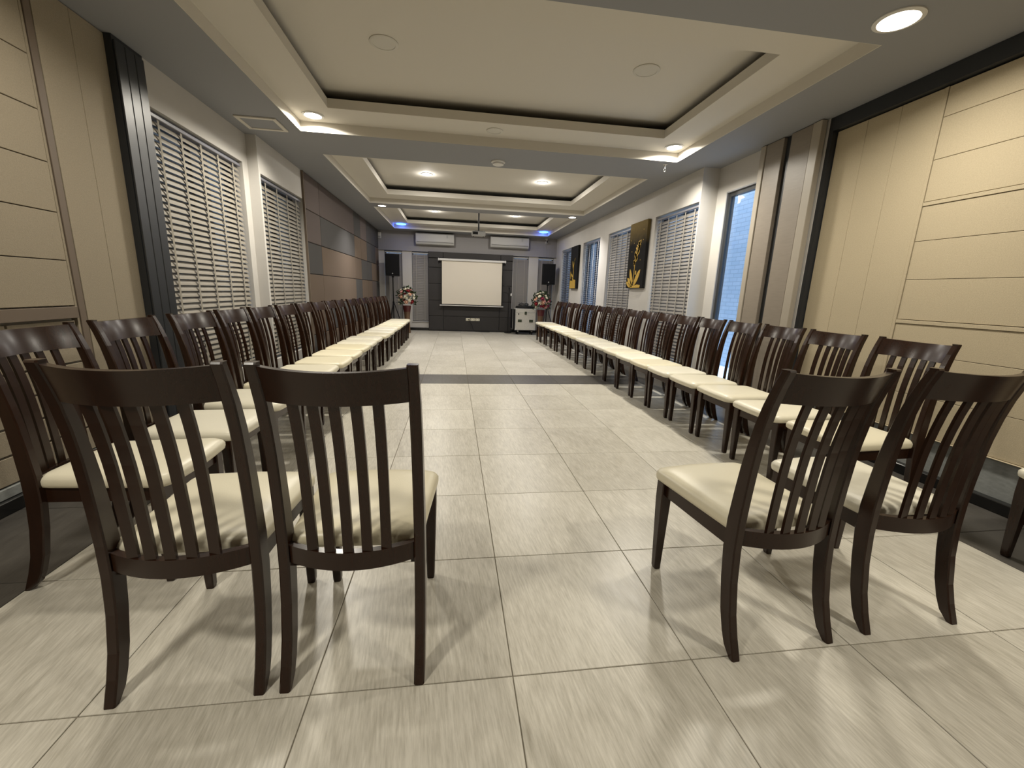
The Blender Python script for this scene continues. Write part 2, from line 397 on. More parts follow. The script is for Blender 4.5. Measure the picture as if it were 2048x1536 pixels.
wf = struct(mb.build('wall_far', 'wall'), 'far grey wall behind the projection screen', 'wall')
MB().box(LB, RB, YF - .05, YF + .25, 2.18, ZS).build('lintel', 'wall_grey', wf)
struct(MB().box(-2.1, 3.9, YB - .2, YB, 0, ZS).build('wall_near', 'taupe_dark'), 'plain wall behind the viewer', 'wall')

# ---- left wall: fabric panels
def pan(y0, y1, z0, z1, m, x=-1.80, back=-1.836, c=.0015, name='panel', parent=wl):
    MB().box(back, x, y0, y1, z0, z1, c).build(name, m, parent)
g = .0025
for a, b in ((1.835, 2.078), (2.078, 2.36)): pan(a + g / 2, b - g / 2, .12, 2.685, 'taupe')
pan(1.766, 1.782, .12, 2.685, 'taupe', x=-1.803, name='trim_strip')
pan(1.785, 1.828, .12, 2.685, 'taupe_dark', x=-1.798, name='trim_strip')
zz = [2.685, 2.30, 2.04, 1.78, 1.52, 1.26, 1.005]
for hi, lo in zip(zz, zz[1:]): pan(-2.98, 1.76, lo + g, hi - g, 'taupe')
pan(-2.98, 1.76, .935, 1.0, 'taupe_dark', x=-1.785, name='ledge')
zz = [.925, .81, .675, .54, .408, .272, .125]
for hi, lo in zip(zz, zz[1:]):
    for a, b in ((1.36, 1.76), (.86, 1.36), (.26, .86), (-2.98, .26)): pan(a + .006, b - .006, lo + .006, hi - .006, 'taupe', x=-1.81)
pan(-2.98, 2.36, .072, .122, 'stone_base', x=-1.80, name='stone_band')
struct(MB().box(-1.836, -1.775, YB, 2.36, 0, .070, .004).build('baseboard_left', 'black_gloss'), 'glossy black baseboard below the left fabric panels', 'baseboard')
# black grooved pilaster beside the first left window
pil = struct(MB().box(-1.81, -1.755, 2.325, 2.600, 0, 2.688).build('trim_1', 'black_trim'), 'black grooved pilaster between left fabric panels and first blind', 'pilaster')
for k in range(3):
    a = 2.331 + k * .089
    MB().box(-1.755, -1.742, a, a + .084, .02, 2.66, .003).build('board', 'black_trim', pil)
# brown / grey mosaic
ys = [5.45, 6.08, 8.35, 8.96, 9.60, 10.15, 10.72, 11.20]
zs = [2.685, 2.205, 1.765, 1.325, .885, .445, .08]
pat = ['mmgmgggg', 'mgbbggb', 'gbbggbb', 'bbgbbmg', 'bgbgbbg', 'gbbbgbm']
key = dict(b='mos_brown', g='mos_grey', m='mos_mauve')
for r in range(6):
    for c in range(7):
        MB().box(LB, LB + .028, ys[c] + .004, ys[c + 1] - .004, zs[r + 1] + .004, zs[r] - .004, .006).build('mosaic_panel', key[pat[r][c]], wl)
MB().box(LB - .01, LB + .004, 5.43, 11.22, .08, 2.687).build('mosaic_backing', 'black_trim', wl)
MB().box(LB, LB + .03, 5.418, 5.446, .08, 2.685, .003).build('mosaic_edge_trim', 'taupe_dark', wl)

# ---- right wall: cream panels, header, base
def rpan(y0, y1, z0, z1, m, x=3.60, c=.0015, name='panel'):
    MB().box(x, 3.636, y0, y1, z0, z1, c).build(name, m, wr)
for a, b in ((1.622, 1.893), (1.893, 2.150), (2.150, 2.415)): rpan(a + .001, b - .001, .305, 2.575, 'cream')
rpan(1.599, 1.620, .305, 2.575, 'cream', x=3.595, name='raised_band')
zz = [2.575, 2.392, 2.132, 1.868, 1.610, 1.352, 1.076, .842, .563, .305]
for i, (hi, lo) in enumerate(zip(zz, zz[1:])):
    top = hi - (.029 if i in (3, 6) else .0015)
    rpan(-2.98, 1.596, lo + .0015, top, 'cream')
    if i in (3, 6): rpan(-2.98, 1.596, hi - .027, hi - .0025, 'cream', x=3.594, name='raised_band')
rpan(-2.98, 2.40, .300, .304, 'cream', name='panel_lip', x=3.585, c=.001)
MB().box(3.615, 3.636, YB, 2.42, .07, .30).build('stone_band', 'stone_base', wr)
struct(MB().box(3.565, 3.636, YB, 2.42, 0, .070, .004).build('baseboard_right', 'black_gloss'), 'glossy black baseboard below the cream panels', 'baseboard')
fr = struct(MB().box(3.555, 3.64, 2.420, 2.500, 0, 2.688).box(3.555, 3.64, YB, 2.4195, 2.582, 2.688).build('trim_2', 'black_trim'), 'black frame around the top and far side of the cream panels', 'trim')
# ---- right columns
cl = struct(MB().box(3.53, 3.64, 2.500, 3.20, 0, 2.688).build('trim_3', 'black_trim'), 'pair of taupe pilasters with a black gap beside the cream panels', 'pilaster')
for nm, a, b, m, x in (('edge_strip', 3.135, 3.205, 'col_trim', 3.488), ('pilaster_face', 2.905, 3.130, 'col_taupe', 3.496),
                       ('pilaster_face', 2.575, 2.815, 'col_taupe', 3.496), ('edge_strip', 2.475, 2.570, 'col_trim', 3.488)):
    MB().box(x, 3.54, a, b, 0, 2.685, .004).build(nm, m, cl)

# ---- far wall: charcoal panels behind the screen
xs = [-.30, .11, 1.72, 2.07]
zz = [0.03, .43, .87, 1.33, 1.77, 2.02]
MB().box(-.30, 2.07, YF - .09, YF, 0, 2.185).build('panel_backing', 'black_trim', wf)
for i in range(3):
    for j in range(5):
        MB().box(xs[i] + .006, xs[i + 1] - .006, YF - .12, YF - .085, zz[j] + .004, zz[j + 1] - .004, .005).build('charcoal_panel', 'charcoal', wf)
    MB().box(xs[i] + .003, xs[i + 1] - .003, YF - .15, YF - .085, 2.025, 2.185, .005).build('charcoal_header', 'charcoal', wf)
mb = MB(); mb.box(LB + .001, -.302, YF - .03, YF, 0, .078, .004).box(2.072, RB - .001, YF - .03, YF, 0, .078, .004)
struct(mb.build('baseboard_far', 'black_gloss'), 'black baseboard along the far wall', 'baseboard')

# ================================================================== WINDOWS
def window(n, side, y0, y1, z0, z1, xin, label):
    s = -1 if side == 'L' else 1
    xo = xin + s * .13
    mb = MB(); t = .045
    mb.box(xo, xo + s * .05, y0, y0 + t, z0, z1).box(xo, xo + s * .05, y1 - t, y1, z0, z1)
    mb.box(xo, xo + s * .05, y0 + t, y1 - t, z0, z0 + t).box(xo, xo + s * .05, y0 + t, y1 - t, z1 - t, z1)
    mb.box(xo, xo + s * .05, (y0 + y1) / 2 - .02, (y0 + y1) / 2 + .02, z0 + t, z1 - t)
    o = struct(mb.build('window_%d' % n, 'frame'), label, 'window')
    ym = (y0 + y1) / 2
    for a, b in ((y0 + t, ym - .02), (ym + .02, y1 - t)):
        MB().box(xo + s * .022, xo + s * .028, a, b, z0 + t, z1 - t).build('pane', 'glass', o)
    return o
def blind(name, label, group, xc, y0, y1, z0, z1, tilt, pitch, ms, mt, tapes, s, gap=None):
    """venetian blind in the plane x=xc; s = +1 when the room lies at larger x"""
    o = thing(name, label, 'blind', (xc, (y0 + y1) / 2, z0), 0, group)
    W = y1 - y0; H = z1 - z0
    MB().box(-.028, .028, -W / 2, W / 2, H - .028, H, .004).build('headrail', 'headrail', o)
    MB().box(-.022, .022, -W / 2, W / 2, 0, .018, .004).build('bottom_rail', ms, o)
    me = None
    n = int((H - .060) / pitch); rnd = random.Random(hash(round(y0 * 100)) % 1000)
    sm = MB()
    d = .025
    prof = [(-d, 0), (-d * .5, .0022), (0, .003), (d * .5, .0022), (d, 0), (d * .5, -.0008), (0, 0), (-d * .5, -.0008)]
    sm.loft([[(a, -W / 2, b) for a, b in prof], [(a, W / 2, b) for a, b in prof]])
    me = sm.mesh('slat'); me.materials.append(M[ms])
    for k in range(n):
        z = .035 + pitch * (k + .5)
        t = tilt + rnd.uniform(-.04, .04)
        if gap and gap[0] < z + z0 < gap[1]: t *= .35
        link('slat', me, o, (0, 0, z), (rnd.uniform(-.0015, .0015), s * t, 0))
    tm_ = MB().box(-.0008, .0008, -.011, .011, .01, H - .03).mesh('ladder_tape'); tm_.materials.append(M[mt])
    for k in range(tapes):
        y = -W / 2 + W * (k + .5) / tapes if tapes > 3 else -W / 2 + W * (.16 + .68 * k / (tapes - 1))
        link('ladder_tape', tm_, o, (s * (.027 if abs(tilt) < .6 else .0175), y, 0))
    return o
window(1, 'L', WL[0][1], WL[0][2], SILL, WL[0][3], LA, 'window behind the large beige blind beside the black pilaster')
window(2, 'L', WL[1][1], WL[1][2], SILL, WL[1][3], LB, 'window behind the beige blind next to the panel mosaic')
blind('venetian_blind', 'large beige venetian blind beside the black grooved pilaster on the left', 'venetian blinds', LA - .045, 2.61, 3.975, .33, 2.365, 1.10, .048, 'slat', 'tape', 5, 1)
blind('venetian_blind', 'beige venetian blind between the white wall pier and brown panel mosaic', 'venetian blinds', LB - .045, 4.155, 5.405, .33, 2.30, 1.10, .048, 'slat', 'tape', 4, 1)
labs = [('window behind the taupe blind nearest the tall glass window', 'taupe venetian blind nearest the tall bare glass window'),
        ('window behind the taupe blind partly covered by the gold plume painting', 'taupe venetian blind partly covered by the gold plume painting'),
        ('window with half open slate blue blind', 'half open slate blue venetian blind with daylight between its slats'),
        ('window in the far right corner behind a dark blind', 'dark blue venetian blind in the far right corner beside the loudspeaker')]
for i, (a, b, t) in enumerate(WR):
    window(3 + i, 'R', a, b, SILL, t, RB, labs[i][0])
    blind('venetian_blind', labs[i][1], 'venetian blinds', RB + .045, a + .012, b - .012, .33, t - .03,
          (1.22, 1.22, .42, .80)[i], .0455, ('slat_grey', 'slat_grey', 'slat_blue', 'slat_blue')[i], ('tape_dark', 'tape_dark', 'rail', 'tape_dark')[i], (5, 5, 4, 4)[i], -1)
# the tall bare window beside the columns
mb = MB(); y0, y1, z0, z1 = W0; xo = RA + .022; t = .055
mb.box(xo, xo + .05, y0, y0 + t, z0, z1).box(xo, xo + .05, y1 - t, y1, z0, z1).box(xo, xo + .05, y0 + t, y1 - t, z1 - t, z1).box(xo, xo + .05, y0 + t, y1 - t, z0, z0 + t)
o = struct(mb.build('window_7', 'frame'), 'tall narrow window with dark frame and pale blue view of brickwork', 'window')
MB().box(xo + .012, xo + .018, y0 + t, y1 - t, z0 + t, z1 - t).build('pane', 'glass', o)
MB().box(RA - .004, RA + .022, y1 - .012, y1 + .004, z0, z1).box(RA - .004, RA + .022, y0, y1, z1 - .010, z1 + .004).build('reveal_lining', 'frame_grey', o)
# brick wall of the neighbouring building
struct(MB().box(5.6, 5.8, .5, 12.5, -.1, 4.2).build('wall_outside', 'exterior'), 'pale brick wall outside the tall bare window', 'wall')
struct(MB().box(-3.5, 5.5, 12.6, 12.8, -.1, 4.2).build('wall_far_light_block', 'wall_grey'), 'added grey wall blocking sky light outside the far windows', 'wall')  # added so that no daylight shows through the far blinds
struct(MB().box(-2.9, -2.7, 1.5, 8.0, -.1, 3.4).build('wall_left_light_block', 'taupe_dark'), 'added dark wall blocking sky light outside the left windows', 'wall')  # added so that the gaps of the left blinds stay dark
# far wall windows with closed blinds
fnames = ['grey closed blind behind the left loudspeaker', 'grey closed blind left of the charcoal screen panel',
          'grey closed blind right of the charcoal screen panel', 'grey closed blind behind the right loudspeaker']
for i, (a, b) in enumerate(FW):
    mb = MB(); t = .035; yo = YF + .12
    mb.box(a, a + t, yo, yo + .05, .25, 2.18).box(b - t, b, yo, yo + .05, .25, 2.18).box(a + t, b - t, yo, yo + .05, .25, .25 + t).box(a + t, b - t, yo, yo + .05, 2.18 - t, 2.18)
    o = struct(mb.build('window_%d' % (8 + i), 'frame'), 'narrow window in the far wall, ' + fnames[i].replace('grey closed blind', 'covered, the one'), 'window')
    MB().box(a + t, b - t, yo + .02, yo + .026, .25 + t, 2.18 - t).build('pane', 'glass', o)
    bl = thing('venetian_blind', fnames[i], 'blind', ((a + b) / 2, YF + .045, .27), 0, 'closed blinds on the far wall')
    W = b - a - .02; H = 1.89
    MB().box(-W / 2, W / 2, -.025, .025, H - .035, H, .004).build('headrail', 'rail', bl)
    sl = MB(); n = int(H / .0455) - 1
    for k in range(n):
        z = .03 + k * .0455
        sl.loft([[(x, -.009, z - .024), (x, -.0065, z - .024), (x, .009, z + .026), (x, .0065, z + .026)] for x in (-W / 2, W / 2)])
    so = sl.build('slat_stack', 'slat_grey', bl); so['kind'] = 'stuff'
    MB().box(-W / 2, W / 2, -.014, .014, 0, .016, .003).build('bottom_rail', 'slat_grey', bl)
    for k in (-.26, .26): MB().box(W * k - .009, W * k + .009, -.0125, -.0110, .005, H - .03).build('ladder_tape', 'tape_dark', bl)
    MB().box(a - .01, b + .01, YF - .025, YF + .10, .235, .252, .003).build('window_sill', 'wall', o)

# ================================================================== CEILING LAMPS
def downlight(label, x, y, z, watts, col, m, r=.10, group='round ceiling downlights', lit=True, size=.18, spread=None):
    o = thing('downlight', label, 'ceiling light', (x, y, z), 0, group)
    MB().lathe([(r, 0), (r, -.006), (r - .012, -.011), (r - .022, -.010), (r - .022, 0)], n=32).build('trim_ring', 'white_plastic' if lit else 'disc', o, True)
    MB().lathe([(.001, -.001), (r - .022, -.001), (r - .022, -.0075), (.001, -.0085)], n=32).build('diffuser', m, o)
    if lit and watts > 0:
        ld = bpy.data.lights.new('lamp_glow', 'AREA'); ld.shape = 'DISK'; ld.size = size; ld.energy = watts; ld.color = col
        ld.spread = math.radians(spread or (180 if z == ZT else 160))
        lo = bpy.data.objects.new('lamp_glow', ld); C.objects.link(lo); lo.parent = o; lo.location = (0, 0, -.013)
        if z == ZT:      # the domed diffuser of the panel lamps also throws light sideways
            pd = bpy.data.lights.new('dome_glow', 'POINT'); pd.energy = watts * .12; pd.color = col; pd.shadow_soft_size = .05
            po = bpy.data.objects.new('dome_glow', pd); C.objects.link(po); po.parent = o; po.location = (0, 0, -.07)
    return o
P1, P2, P3 = 28, 34, 21
downlight('bright downlight in the grey soffit above the cream panels', 2.80, 1.28, ZS, P1 * .68, WARM, 'lit_warm', .115, size=.22)
downlight('unseen downlight assumed in the soffit nearest the left fabric panels, above the first row chairs', -.95, 1.28, ZS, P1 * .36, WARM, 'lit_warm', .115)  # out of view, assumed mirror of the right lamp, power set by panel brightness
downlight('downlight behind the viewer on the left', -.95, -1.10, ZS, P1 * .95, WARM, 'lit_warm', .115, size=.28)
downlight('downlight behind the viewer on the right', 2.80, -1.10, ZS, P1 * .95, WARM, 'lit_warm', .115, size=.28)
downlight('lit downlight in the left far corner of the first tray', -.955, 3.69, ZR, P2, WARM, 'lit_warm')
downlight('lit downlight in the right far corner of the first tray', 2.80, 3.69, ZR, P2, WARM, 'lit_warm')
downlight('left lit downlight in the middle tray panel', -.02, 6.20, ZT, P3, NEUT, 'lit_warm', .09)
downlight('right lit downlight in the middle tray panel', 1.84, 6.20, ZT, P3, NEUT, 'lit_warm', .09)
downlight('white downlight under the left end of the beam before the farthest tray', -.95, 7.665, ZS, P3 * .7, COOL, 'lit_cool', .09, spread=115)
downlight('white downlight under the right end of the beam before the farthest tray', 2.775, 7.665, ZS, P3 * .7, COOL, 'lit_cool', .09, spread=115)
downlight('left lit downlight in the farthest tray panel', -.04, 9.42, ZT, P3, NEUT, 'lit_warm', .09)
downlight('right lit downlight in the farthest tray panel', 1.85, 9.42, ZT, P3, NEUT, 'lit_warm', .09)
downlight('unlit round downlight on the left of the first tray panel', -.11, 2.60, ZT, 0, WARM, 'disc', .105, lit=False)
downlight('unlit round downlight on the right of the first tray panel', 1.93, 2.57, ZT, 0, WARM, 'disc', .105, lit=False)
downlight('small unlit disc in the ring of the first tray', .82, 3.68, ZR, 0, WARM, 'disc', .085, lit=False)
b1 = downlight('blue-white downlight in the left corner above the air conditioner', -.94, 10.56, ZR, 6, (.55, .65, 1.0), 'lit_blue_white', .09)
b2 = downlight('blue glowing downlight in the right corner above the air conditioner', 2.80, 10.58, ZR, 0, COOL, 'lit_blue', .10, lit=False)
for o_, p_ in ((b1, 2.2), (b2, 2.6)):     # the blue back-glow ring of these two lamps lights the ceiling around them
    MB().lathe([(.118, -.012), (.122, -.016), (.118, -.022), (.112, -.016)], n=32).build('glow_ring', 'lit_blue', o_)
    for dx, dy in ((.09, 0), (-.09, 0), (0, .09), (0, -.09)):
        ld = bpy.data.lights.new('ring_glow', 'POINT'); ld.energy = p_ * .07; ld.color = (.04, .10, 1.0); ld.shadow_soft_size = .02
        lo = bpy.data.objects.new('ring_glow', ld); C.objects.link(lo); lo.parent = o_; lo.location = (dx * 1.6, dy * 1.6, -.045)
# smoke detector, sprinkler, vent
o = thing('smoke_detector', 'white smoke detector under the beam between the first two trays', 'smoke detector', (.93, 4.37, ZS))
MB().lathe([(.085, 0), (.085, -.012), (.075, -.018)], n=28).build('base_plate', 'white_plastic', o, True)
MB().lathe([(.066, -.018), (.066, -.036), (.045, -.044), (.001, -.045)], n=28).build('sensor_dome', 'white_plastic', o, True)
o = thing('sprinkler_head', 'small chrome sprinkler hanging from the soffit near the right tray corner', 'sprinkler', (2.85, 3.97, ZS))
MB().lathe([(.03, 0), (.03, -.006), (.012, -.014), (.010, -.03), (.010, -.05)], n=14).build('body', 'chrome', o, True)
MB().tube([(.008, 0, -.05), (.012, 0, -.065), (.002, 0, -.08)], .0025, 6).tube([(-.008, 0, -.05), (-.012, 0, -.065), (-.002, 0, -.08)], .0025, 6).build('yoke', 'chrome', o)
MB().lathe([(.003, -.078), (.016, -.080), (.016, -.083), (.003, -.083)], n=14).build('deflector', 'chrome', o)
o = thing('air_vent', 'square white air vent in the soffit above the first left blind', 'air vent', (-1.445, 3.735, ZS))
mb = MB(); a, b = .185, .165; t = .035
mb.box(-a, -a + t, -b, b, -.014, 0, .003).box(a - t, a, -b, b, -.014, 0, .003).box(-a + t, a - t, -b, -b + t, -.014, 0, .003).box(-a + t, a - t, b - t, b, -.014, 0, .003)
mb.build('frame', 'tray', o)
MB().box(-a + t, a - t, -b + t, b - t, -.006, 0).build('grille_plate', 'soffit', o)

# ================================================================== CHAIRS
GRP_L, GRP_R = 'chairs in the left row', 'chairs in the right row'
PROF = [(0.0, 0.0, .022), (.030, .010, .042), (.07, .024, .046), (.14, .043, .048), (.25, .060, .050), (.36, .068, .054), (.46, .068, .054), (.56, .063, .050), (.65, .057, .046), (.72, .050, .042), (.80, .038, .038), (.87, .023, .034), (.93, .005, .031), (.980, -.014, .028)]
def py(z):      # rear edge of the back profile at height z
    for (z0, a, _), (z1, b, _) in zip(PROF, PROF[1:]):
        if z <= z1: return a + (b - a) * (z - z0) / (z1 - z0)
    return PROF[-1][1]
Y0 = -.018
def rounded(hw_f, hw_r, yf, yr, ins, z, n=6):
    """seat outline, front bowed and corners rounded"""
    pts = []
    cf, cr = .045, .035
    hf, hr, f, r = hw_f - ins, hw_r - ins, yf - ins, yr + ins
    def arc(cx, cy, rad, a0, a1):
        for k in range(n + 1):
            a = a0 + (a1 - a0) * k / n; pts.append((cx + rad * math.cos(a), cy + rad * math.sin(a), z))
    arc(hf - cf, f - cf, cf, 0, PI / 2)
    for k in range(1, 4): pts.append((hf * .6 - hf * .6 * k / 2, f + .010 * (1 - ((k - 2) / 2) ** 2), z))
    arc(-hf + cf, f - cf, cf, PI / 2, PI)
    arc(-hr + cr, r + cr, cr, PI, 1.5 * PI)
    arc(hr - cr, r + cr, cr, 1.5 * PI, 2 * PI)
    return pts
def make_chair():
    t = thing('dining_chair', '', 'chair', (0, 0, 0))
    # cushion
    mb = MB(); S = [(.010, .408), (.002, .414), (0, .425), (0, .438), (.006, .449), (.018, .457), (.045, .4635), (.09, .467), (.14, .4685)]
    rings = [rounded(.219, .196, .540, .078, i, z) for i, z in S]
    mb.loft(rings, True); mb.build('seat', 'cushion', t, False)
    seat = t.children[0]
    seat.data.polygons.foreach_set('use_smooth', [True] * len(seat.data.polygons)); sharp(seat.data, 70)
    # front legs
    for s in (-1, 1):
        def sq(cx, cy, h, z, c=.004):
            return [(cx + a * h + d, cy + b * h + e, z) for a, b, d, e in ((-1, -1, c, 0), (1, -1, -c, 0), (1, -1, 0, c), (1, 1, 0, -c), (1, 1, -c, 0), (-1, 1, c, 0), (-1, 1, 0, -c), (-1, -1, 0, c))]
        MB().loft([sq(s * .187, .478, .0135, 0), sq(s * .1875, .480, .0150, .01), sq(s * .188, .484, .0235, .33), sq(s * .188, .484, .0235, .408)]).build('leg', 'wood', t)
    # rear leg and back post in one
    for s in (-1, 1):
        rings = []
        for z, a, d in PROF:
            hw = .0155 if z < .9 else .0145
            x = s * (.194 - .002 * z)
            y0, y1 = a + Y0, a + d + Y0
            zz0 = z
            c = .004
            ring = [(x - hw + c, y0, zz0), (x + hw - c, y0, zz0), (x + hw, y0 + c, zz0), (x + hw, y1 - c, zz0), (x + hw - c, y1, zz0), (x - hw + c, y1, zz0), (x - hw, y1 - c, zz0), (x - hw, y0 + c, zz0)]
            rings.append(ring)
        rings.append([(p[0] * .985 + s * .194 * .015, p[1] + .003, .985) for p in rings[-1]])
        MB().loft(rings).build('back_post', 'wood', t)
    # curved rails
    def rail(z0, z1, bow, th, off, name, nz=3, crest=0.0):
        mb = MB(); N = 12; rings = []
        for k in range(N + 1):
            x = -.180 + .360 * k / N; bw = bow * (1 - (x / .180) ** 2)
            sec = []
            zt = z1 - crest * (1 - (x / .180) ** 2); zs_ = [z0 + (zt - z0) * j / nz for j in range(nz + 1)]
            for z in zs_: sec.append((x, py(z) + Y0 + off - bw, z))
            for z in reversed(zs_): sec.append((x, py(z) + Y0 + off + th - bw, z))
            rings.append(sec)
        mb.loft(rings); o = mb.build(name, 'wood', t, True); return o
    rail(.880, .976, .050, .021, .004, 'top_rail', crest=.006)
    rail(.380, .436, .050, .022, .010, 'lower_rail', 1)
    # five curved slats
    for k in range(5):
        xt = -.104 + .052 * k; xb = xt * .98
        bwt = .050 * (1 - (xt / .18) ** 2); bwb = .050 * (1 - (xb / .18) ** 2)
        rings = []
        for j in range(9):
            u = j / 8; z = .436 + (.884 - .436) * u; x = xb + (xt - xb) * u; bw = bwb + (bwt - bwb) * u
            y = py(z) + Y0 + .010 + .003 * (1 - u) - bw; hw = .0140
            rings.append([(x - hw, y, z), (x + hw, y, z), (x + hw, y + .010, z), (x - hw, y + .010, z)])
        MB().loft(rings).build('back_slat', 'wood', t)
    # seat frame
    mb = MB()
    mb.box(-.166, .166, .474, .496, .345, .407, .002)
    mb.build('front_apron', 'wood', t)
    for s in (-1, 1):
        MB().prism([(s * .183, .085, .350), (s * .183, .085, .408), (s * .163, .085, .408), (s * .163, .085, .350)], (s * .012, .380, 0)).build('side_apron', 'wood', t)
    return t
proto = make_chair()
first = [True]
def place(x, y, deg, label, group=None, nm='dining_chair'):
    o = proto if first[0] else copy_tree(proto)
    first[0] = False
    o.location = (x, y, 0); o.rotation_euler = (0, 0, math.radians(deg)); o['label'] = label
    if group: o['group'] = group
    return o
# four chairs seen from behind (local origin: middle between the rear feet, facing +y)
place(-.340, .031, 0.0, 'leftmost of the four dark chairs seen from behind, beside the left row', 'chairs with their backs to the viewer')
place(.119, .024, -1.9, 'dark slatted chair seen from behind, left side of the open aisle', 'chairs with their backs to the viewer')
place(1.537, .010, 5.2, 'dark slatted chair seen from behind, right side of the open aisle', 'chairs with their backs to the viewer')
place(2.101, .054, 1.6, 'rightmost of the four dark chairs seen from behind, near the cream panels', 'chairs with their backs to the viewer')
EC = [.755, 1.25, 1.775, 2.27, 2.74, 3.21, 3.71, 4.22, 4.69, 5.175, 5.69, 6.18, 6.66, 7.11, 7.57, 8.03, 8.49, 8.95]
FC = [.21, .964, 1.455, 1.943, 2.40, 2.864, 3.31, 3.77, 4.23, 4.69, 5.145, 5.61, 6.09, 6.58, 7.07, 7.57, 8.10, 8.64, 9.14]
ordn = ['first', 'second', 'third', 'fourth', 'fifth', 'sixth', 'seventh', 'eighth', 'ninth', 'tenth', 'eleventh', 'twelfth', 'thirteenth', 'fourteenth', 'fifteenth', 'sixteenth', 'seventeenth', 'eighteenth']
rj = random.Random(3)
for i, y in enumerate(EC):
    lab = '%s dark chair with cream seat in the left row, counted from the viewer' % ordn[i]
    if i == len(EC) - 1: lab = 'last dark chair with cream seat in the left row, beside the flower vase'
    place(-1.175 + (.03 if i > 9 else 0) + rj.uniform(-.012, .012), y, -90 + rj.uniform(-1.5, 1.5), lab, GRP_L)
for i, y in enumerate(FC):
    if i == 0:
        place(3.555, y, 90, 'dark chair cut off by the right edge, pushed back against the cream panels', GRP_R); continue
    lab = '%s dark chair with cream seat in the right row, counted from the viewer' % ordn[i - 1]
    if i == len(FC) - 1: lab = 'last dark chair with cream seat in the right row, beside the silver case'
    place(2.982 + rj.uniform(-.010, .010), y, 90 + rj.uniform(-1.5, 1.5) + (2 if i < 3 else 0), lab, GRP_R)

# ================================================================== FAR END FURNISHINGS
# projection screen
o = thing('projection_screen', 'white pull-down projection screen on the charcoal panel', 'projection screen', (.915, 11.09, .74))
MB().box(-.915, .915, -.035, .035, 1.215, 1.275, .012).build('case', 'white_plastic', o)
for s in (-1, 1): MB().box(s * .915, s * .945, -.04, .04, 1.21, 1.28, .008).build('end_cap', 'white_plastic', o)
mb = MB(); N = 24; K = 10; vs = []
for j in range(K + 1):
    for i in range(N + 1):
        u, v = i / N, j / K
        vs.append((-.842 + 1.684 * u, .004 + .010 * math.sin(5.0 * u + 2.2 * v) * (v * (1 - v) * 2 + .2), .035 + 1.185 * v))
fs = [(j * (N + 1) + i, j * (N + 1) + i + 1, (j + 1) * (N + 1) + i + 1, (j + 1) * (N + 1) + i) for j in range(K) for i in range(N)]
mb._add(vs, fs); mb._add([(x, y + .002, z) for x, y, z in vs], [tuple(reversed(f)) for f in fs])
fab = mb.build('fabric', 'screen', o); fab.data.polygons.foreach_set('use_smooth', [True] * len(fab.data.polygons))
for s in (-1, 1): MB().box(s * .842, s * .868, .000, .004, .02, 1.22).build('black_border', 'screen_edge', o)
MB().box(-.868, .868, .000, .006, .012, .034).build('black_border', 'screen_edge', o)
MB().box(-.905, .905, -.012, .014, -.012, .012, .005).build('bottom_bar', 'white_plastic', o)
# air conditioners
def aircon(x0, x1, z0, label):
    o = thing('air_conditioner', label, 'air conditioner', ((x0 + x1) / 2, YF - .05, z0), 0, 'wall air conditioners')
    W = x1 - x0; H = .30; D = .20
    prof = [(0, 0), (0, H), (-D * .8, H), (-D, H - .03), (-D, .07), (-D * .82, .012), (-D * .5, 0)]
    MB().loft([[(x, a, b) for a, b in prof] for x in (-W / 2, W / 2)]).build('body', 'ac_white', o)
    MB().box(-W / 2 + .03, W / 2 - .02, -D - .002, -D + .01, .062, .070).build('outlet_slot', 'black_plastic', o)
    fp = MB().box(-W / 2 + .01, W / 2 - .01, -D - .006, -D, .085, H - .035, .004).build('front_panel', 'ac_white', o)
    MB().prism([(-W / 2 + .03, -D + .002, .060), (-W / 2 + .03, -D * .84, .012), (-W / 2 + .03, -D * .80, .016), (-W / 2 + .03, -D + .012, .064)], (W - .06, 0, 0)).build('louvre', 'ac_white', o)
    MB().box(W * .30, W * .345, -D - .009, -D - .005, H - .115, H - .045, .002).build('sticker', 'grey_plastic', fp)
    MB().box(-W / 2 + .02, -W / 2 + .075, -D - .008, -D - .005, .088, .098).build('badge', 'grey_plastic', fp)
aircon(-.625, .405, 2.355, 'white wall air conditioner left of the projector pole')
aircon(1.410, 2.490, 2.370, 'white wall air conditioner right of the projector pole')
# projector
o = thing('projector', 'projector hanging from a black ceiling pole in front of the screen', 'projector', (.94, 8.62, 2.335))
MB().box(-.15, .15, -.12, .12, .012, .105, .018).build('body', 'grey_plastic', o)
MB().lathe([(.001, 0), (.034, 0), (.038, .03), (.030, .035), (.001, .03)], (.07, .118, .058), 18, 'y').build('lens', 'black_plastic', o, True)
MB().box(-.13, -.02, -.124, -.118, .03, .085).build('rear_grille', 'black_plastic', o)
for x in (-.11, .11): MB().lathe([(.012, 0), (.012, .014)], (x, .07, 0), 10).build('foot', 'black_plastic', o)
MB().box(-.09, .09, -.06, .06, .105, .118, .003).build('mount_plate', 'black_metal', o)
MB().tube([(0, 0, .115), (0, 0, ZT - 2.335 - .01)], .016, 12).build('pole', 'black_metal', o)
MB().lathe([(.055, -.014), (.055, 0)], (0, 0, ZT - 2.335), 18).build('ceiling_plate', 'white_plastic', o)
